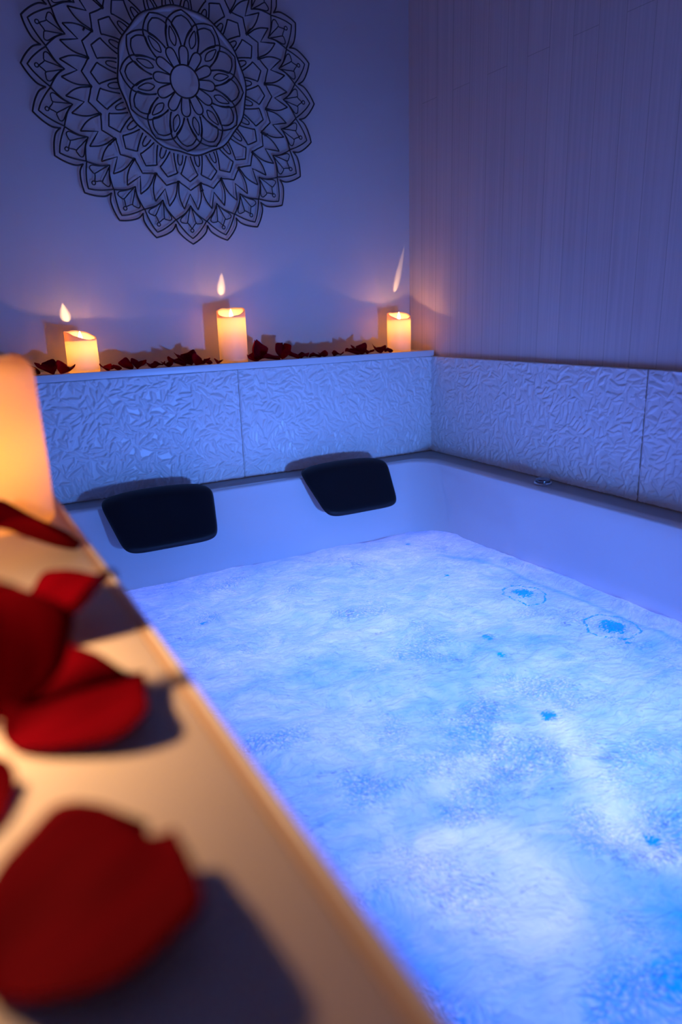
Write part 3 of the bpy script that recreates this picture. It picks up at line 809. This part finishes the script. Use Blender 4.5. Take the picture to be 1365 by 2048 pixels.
# raised centre disc
DY = -.022
disc_off = Vector((-.001, 0, .0015))
m = MB()
n = 144
rim = [P2(.1655+.0020*math.sin(k*2*PI/n*12+.4)+.0008*math.sin(k*2*PI/n*5), k*360/n, DY+.0015*math.sin(k*2*PI/n*12))+disc_off for k in range(n)]
rim2 = [P2(.1535, k*360/n, DY+.0015)+disc_off for k in range(n)]
m.band(rim, rim2, closed=True); m.wire(rim, .0018, closed=True)
m.obj('disc_rim', art)
m = MB()
ho = half([(-27.5, .083), (-23, .1085), (-19, .125), (-15.3, .1380), (-7.5, .1510), (0, .1595)], DY, sub=4)
hi = half([(-3.0, .081), (-5.3, .0976), (-9.4, .115), (-11.9, .1270), (-6.2, .1415), (0, .1475)], DY, sub=4)
m.wire(ho, .0017); m.wire(hi)
dp = m.obj('disc_petal', art); dp.location = disc_off
m = MB()
m.wire(catmull([P2(r, 15+a, DY-.002) for a, r in ((0, .080), (4.3, .090), (4.6, .100), (2.6, .112), (0, .122), (-2.6, .112), (-4.6, .100), (-4.3, .090))], 4, True), .0014, closed=True)
dl = m.obj('disc_lens', art); dl.location = disc_off
m = MB()
m.wire(half([(-14.2, .0385), (-11.8, .056), (-9.6, .069), (-5.5, .0770), (0, .0795)], DY-.004, sub=4, sharp=False), .0016)
ip = m.obj('inner_petal', art); ip.location = disc_off
for proto in (dp, dl, ip):
    for k in range(12):
        if k == 0: proto.rotation_euler = (0, math.radians(2.4), 0); continue
        cpy(proto, 2.4+30*k, art)
m = MB()
m.wire([P2(.0372, k*6, DY-.005)+disc_off for k in range(60)], .0018, closed=True)
m.obj('hub_ring', art)
# stand-offs that carry the art on the wall
for k in range(6):
    p = P2(.2475, 7.5+60*k); v, f = lathe([(.0022, 0), (.0022, .018)], 10)
    mesh_obj('wall_standoff', [(p.x+a, -.006+c, p.z+b2) for a, b2, c in v], f, M['bronze'], art)

# ------------------------------------------------------------------ light in the tub
BLUE = (.25, .352, 1.)
def area(loc, sx, sy, e, col, rot=(0, 0, 0)):
    l = bpy.data.lights.new('underwater_lamp', 'AREA'); l.shape = 'RECTANGLE'; l.size = sx; l.size_y = sy; l.energy = e; l.color = col
    o = bpy.data.objects.new('underwater_lamp', l); o.location = loc; o.rotation_euler = rot; C.objects.link(o); return o
area((-.62, -.92, -.755), .78, 1.36, 12.8, BLUE, (PI, 0, 0))
# added lamp, unseen at the near tub end, to light the back wall
lp_ = thing('added_tub_lamp', 'added unseen blue lamp at the near end of the tub, lighting the back wall', 'lamp', (-.50, -1.742, -.385))
v, f = lathe([(.064, -.012), (.068, -.008), (.068, 0), (.063, .003), (.061, .001)], 32)
q = mesh_obj('bezel', v, f, M['chrome'], lp_); q.rotation_euler = (-PI/2, 0, 0)
l = bpy.data.lights.new('added_tub_light', 'AREA'); l.shape = 'DISK'; l.size = .12; l.energy = 2.9; l.color = (.09, .27, 1.); l.spread = math.radians(68)
o = bpy.data.objects.new('added_tub_light', l); C.objects.link(o); o.parent = lp_; o.location = (0, .006, 0); o.rotation_euler = (PI/2+.03, 0, 0)
# added lantern, out of view, to throw warm light on the ledge
t_ = thing('added_lantern', 'added unseen capped candle lantern lighting the left ledge', 'lantern', (-1.412, -1.535, 0))
v, f = lathe([(.026, .002), (.0275, .004), (.0275, .042), (.025, .045), (.020, .044), (.003, .043)], 48); mesh_obj('candle_body', v, f, M['wax'], t_)
v, f = lathe([(.0008, .043), (.0007, .056)], 8); mesh_obj('wick', v, f, M['wick'], t_)
v, f = lathe([(.0008, .054), (.0042, .060), (.0052, .066), (.0034, .077), (.0006, .090)], 16); mesh_obj('flame', v, f, M['flame'], t_)
v, f = lathe([(.031, 0), (.0315, .002), (.003, .002)], 40); mesh_obj('base', v, f, M['bronze'], t_)
v, f = lathe([(.036, .108), (.037, .110), (.022, .124), (.006, .132), (.003, .140)], 40); mesh_obj('light_cap', v, f, M['bronze'], t_)  # cap added to keep the flame's light off the upper walls
for a in (150, 230):
    v, f = lathe([(.0012, .001), (.0012, .109)], 8); q = mesh_obj('post', v, f, M['bronze'], t_); q.location = (.0295*math.cos(math.radians(a)), .0295*math.sin(math.radians(a)), 0)
lamp('POINT', 'added_lantern_light', (.006, -.002, .086), 1.65, (1., .60, .31), t_, .005)
# black world background, no ambient light
wl = bpy.data.worlds.new('World'); bpy.context.scene.world = wl; wl.use_nodes = True
wl.node_tree.nodes['Background'].inputs[0].default_value = (0, 0, 0, 1)

# ------------------------------------------------------------------ camera
cam = bpy.data.cameras.new('Camera'); co = bpy.data.objects.new('Camera', cam); C.objects.link(co)
cam.sensor_fit = 'VERTICAL'; cam.sensor_height = 36.; cam.sensor_width = 24.; cam.lens = 24.788
yaw, tilt, roll = .508424, .275946, -.0314225
fw = Vector((math.sin(yaw)*math.cos(tilt), math.cos(yaw)*math.cos(tilt), -math.sin(tilt)))
rt = Vector((math.cos(yaw), -math.sin(yaw), 0)); up = rt.cross(fw)
r2 = rt*math.cos(roll)+up*math.sin(roll); u2 = -rt*math.sin(roll)+up*math.cos(roll)
mw = Matrix((r2, u2, -fw)).transposed().to_4x4(); mw.translation = Vector((-1.35971, -1.82546, .140475))
co.matrix_world = mw
cam.clip_start = .01
cam.dof.use_dof = True; cam.dof.focus_distance = 1.65; cam.dof.aperture_fstop = 3.5
bpy.context.scene.camera = co
vs = bpy.context.scene.view_settings
vs.view_transform = 'Standard'; vs.look = 'None'; vs.exposure = 0.; vs.gamma = 1.; vs.use_curve_mapping = False
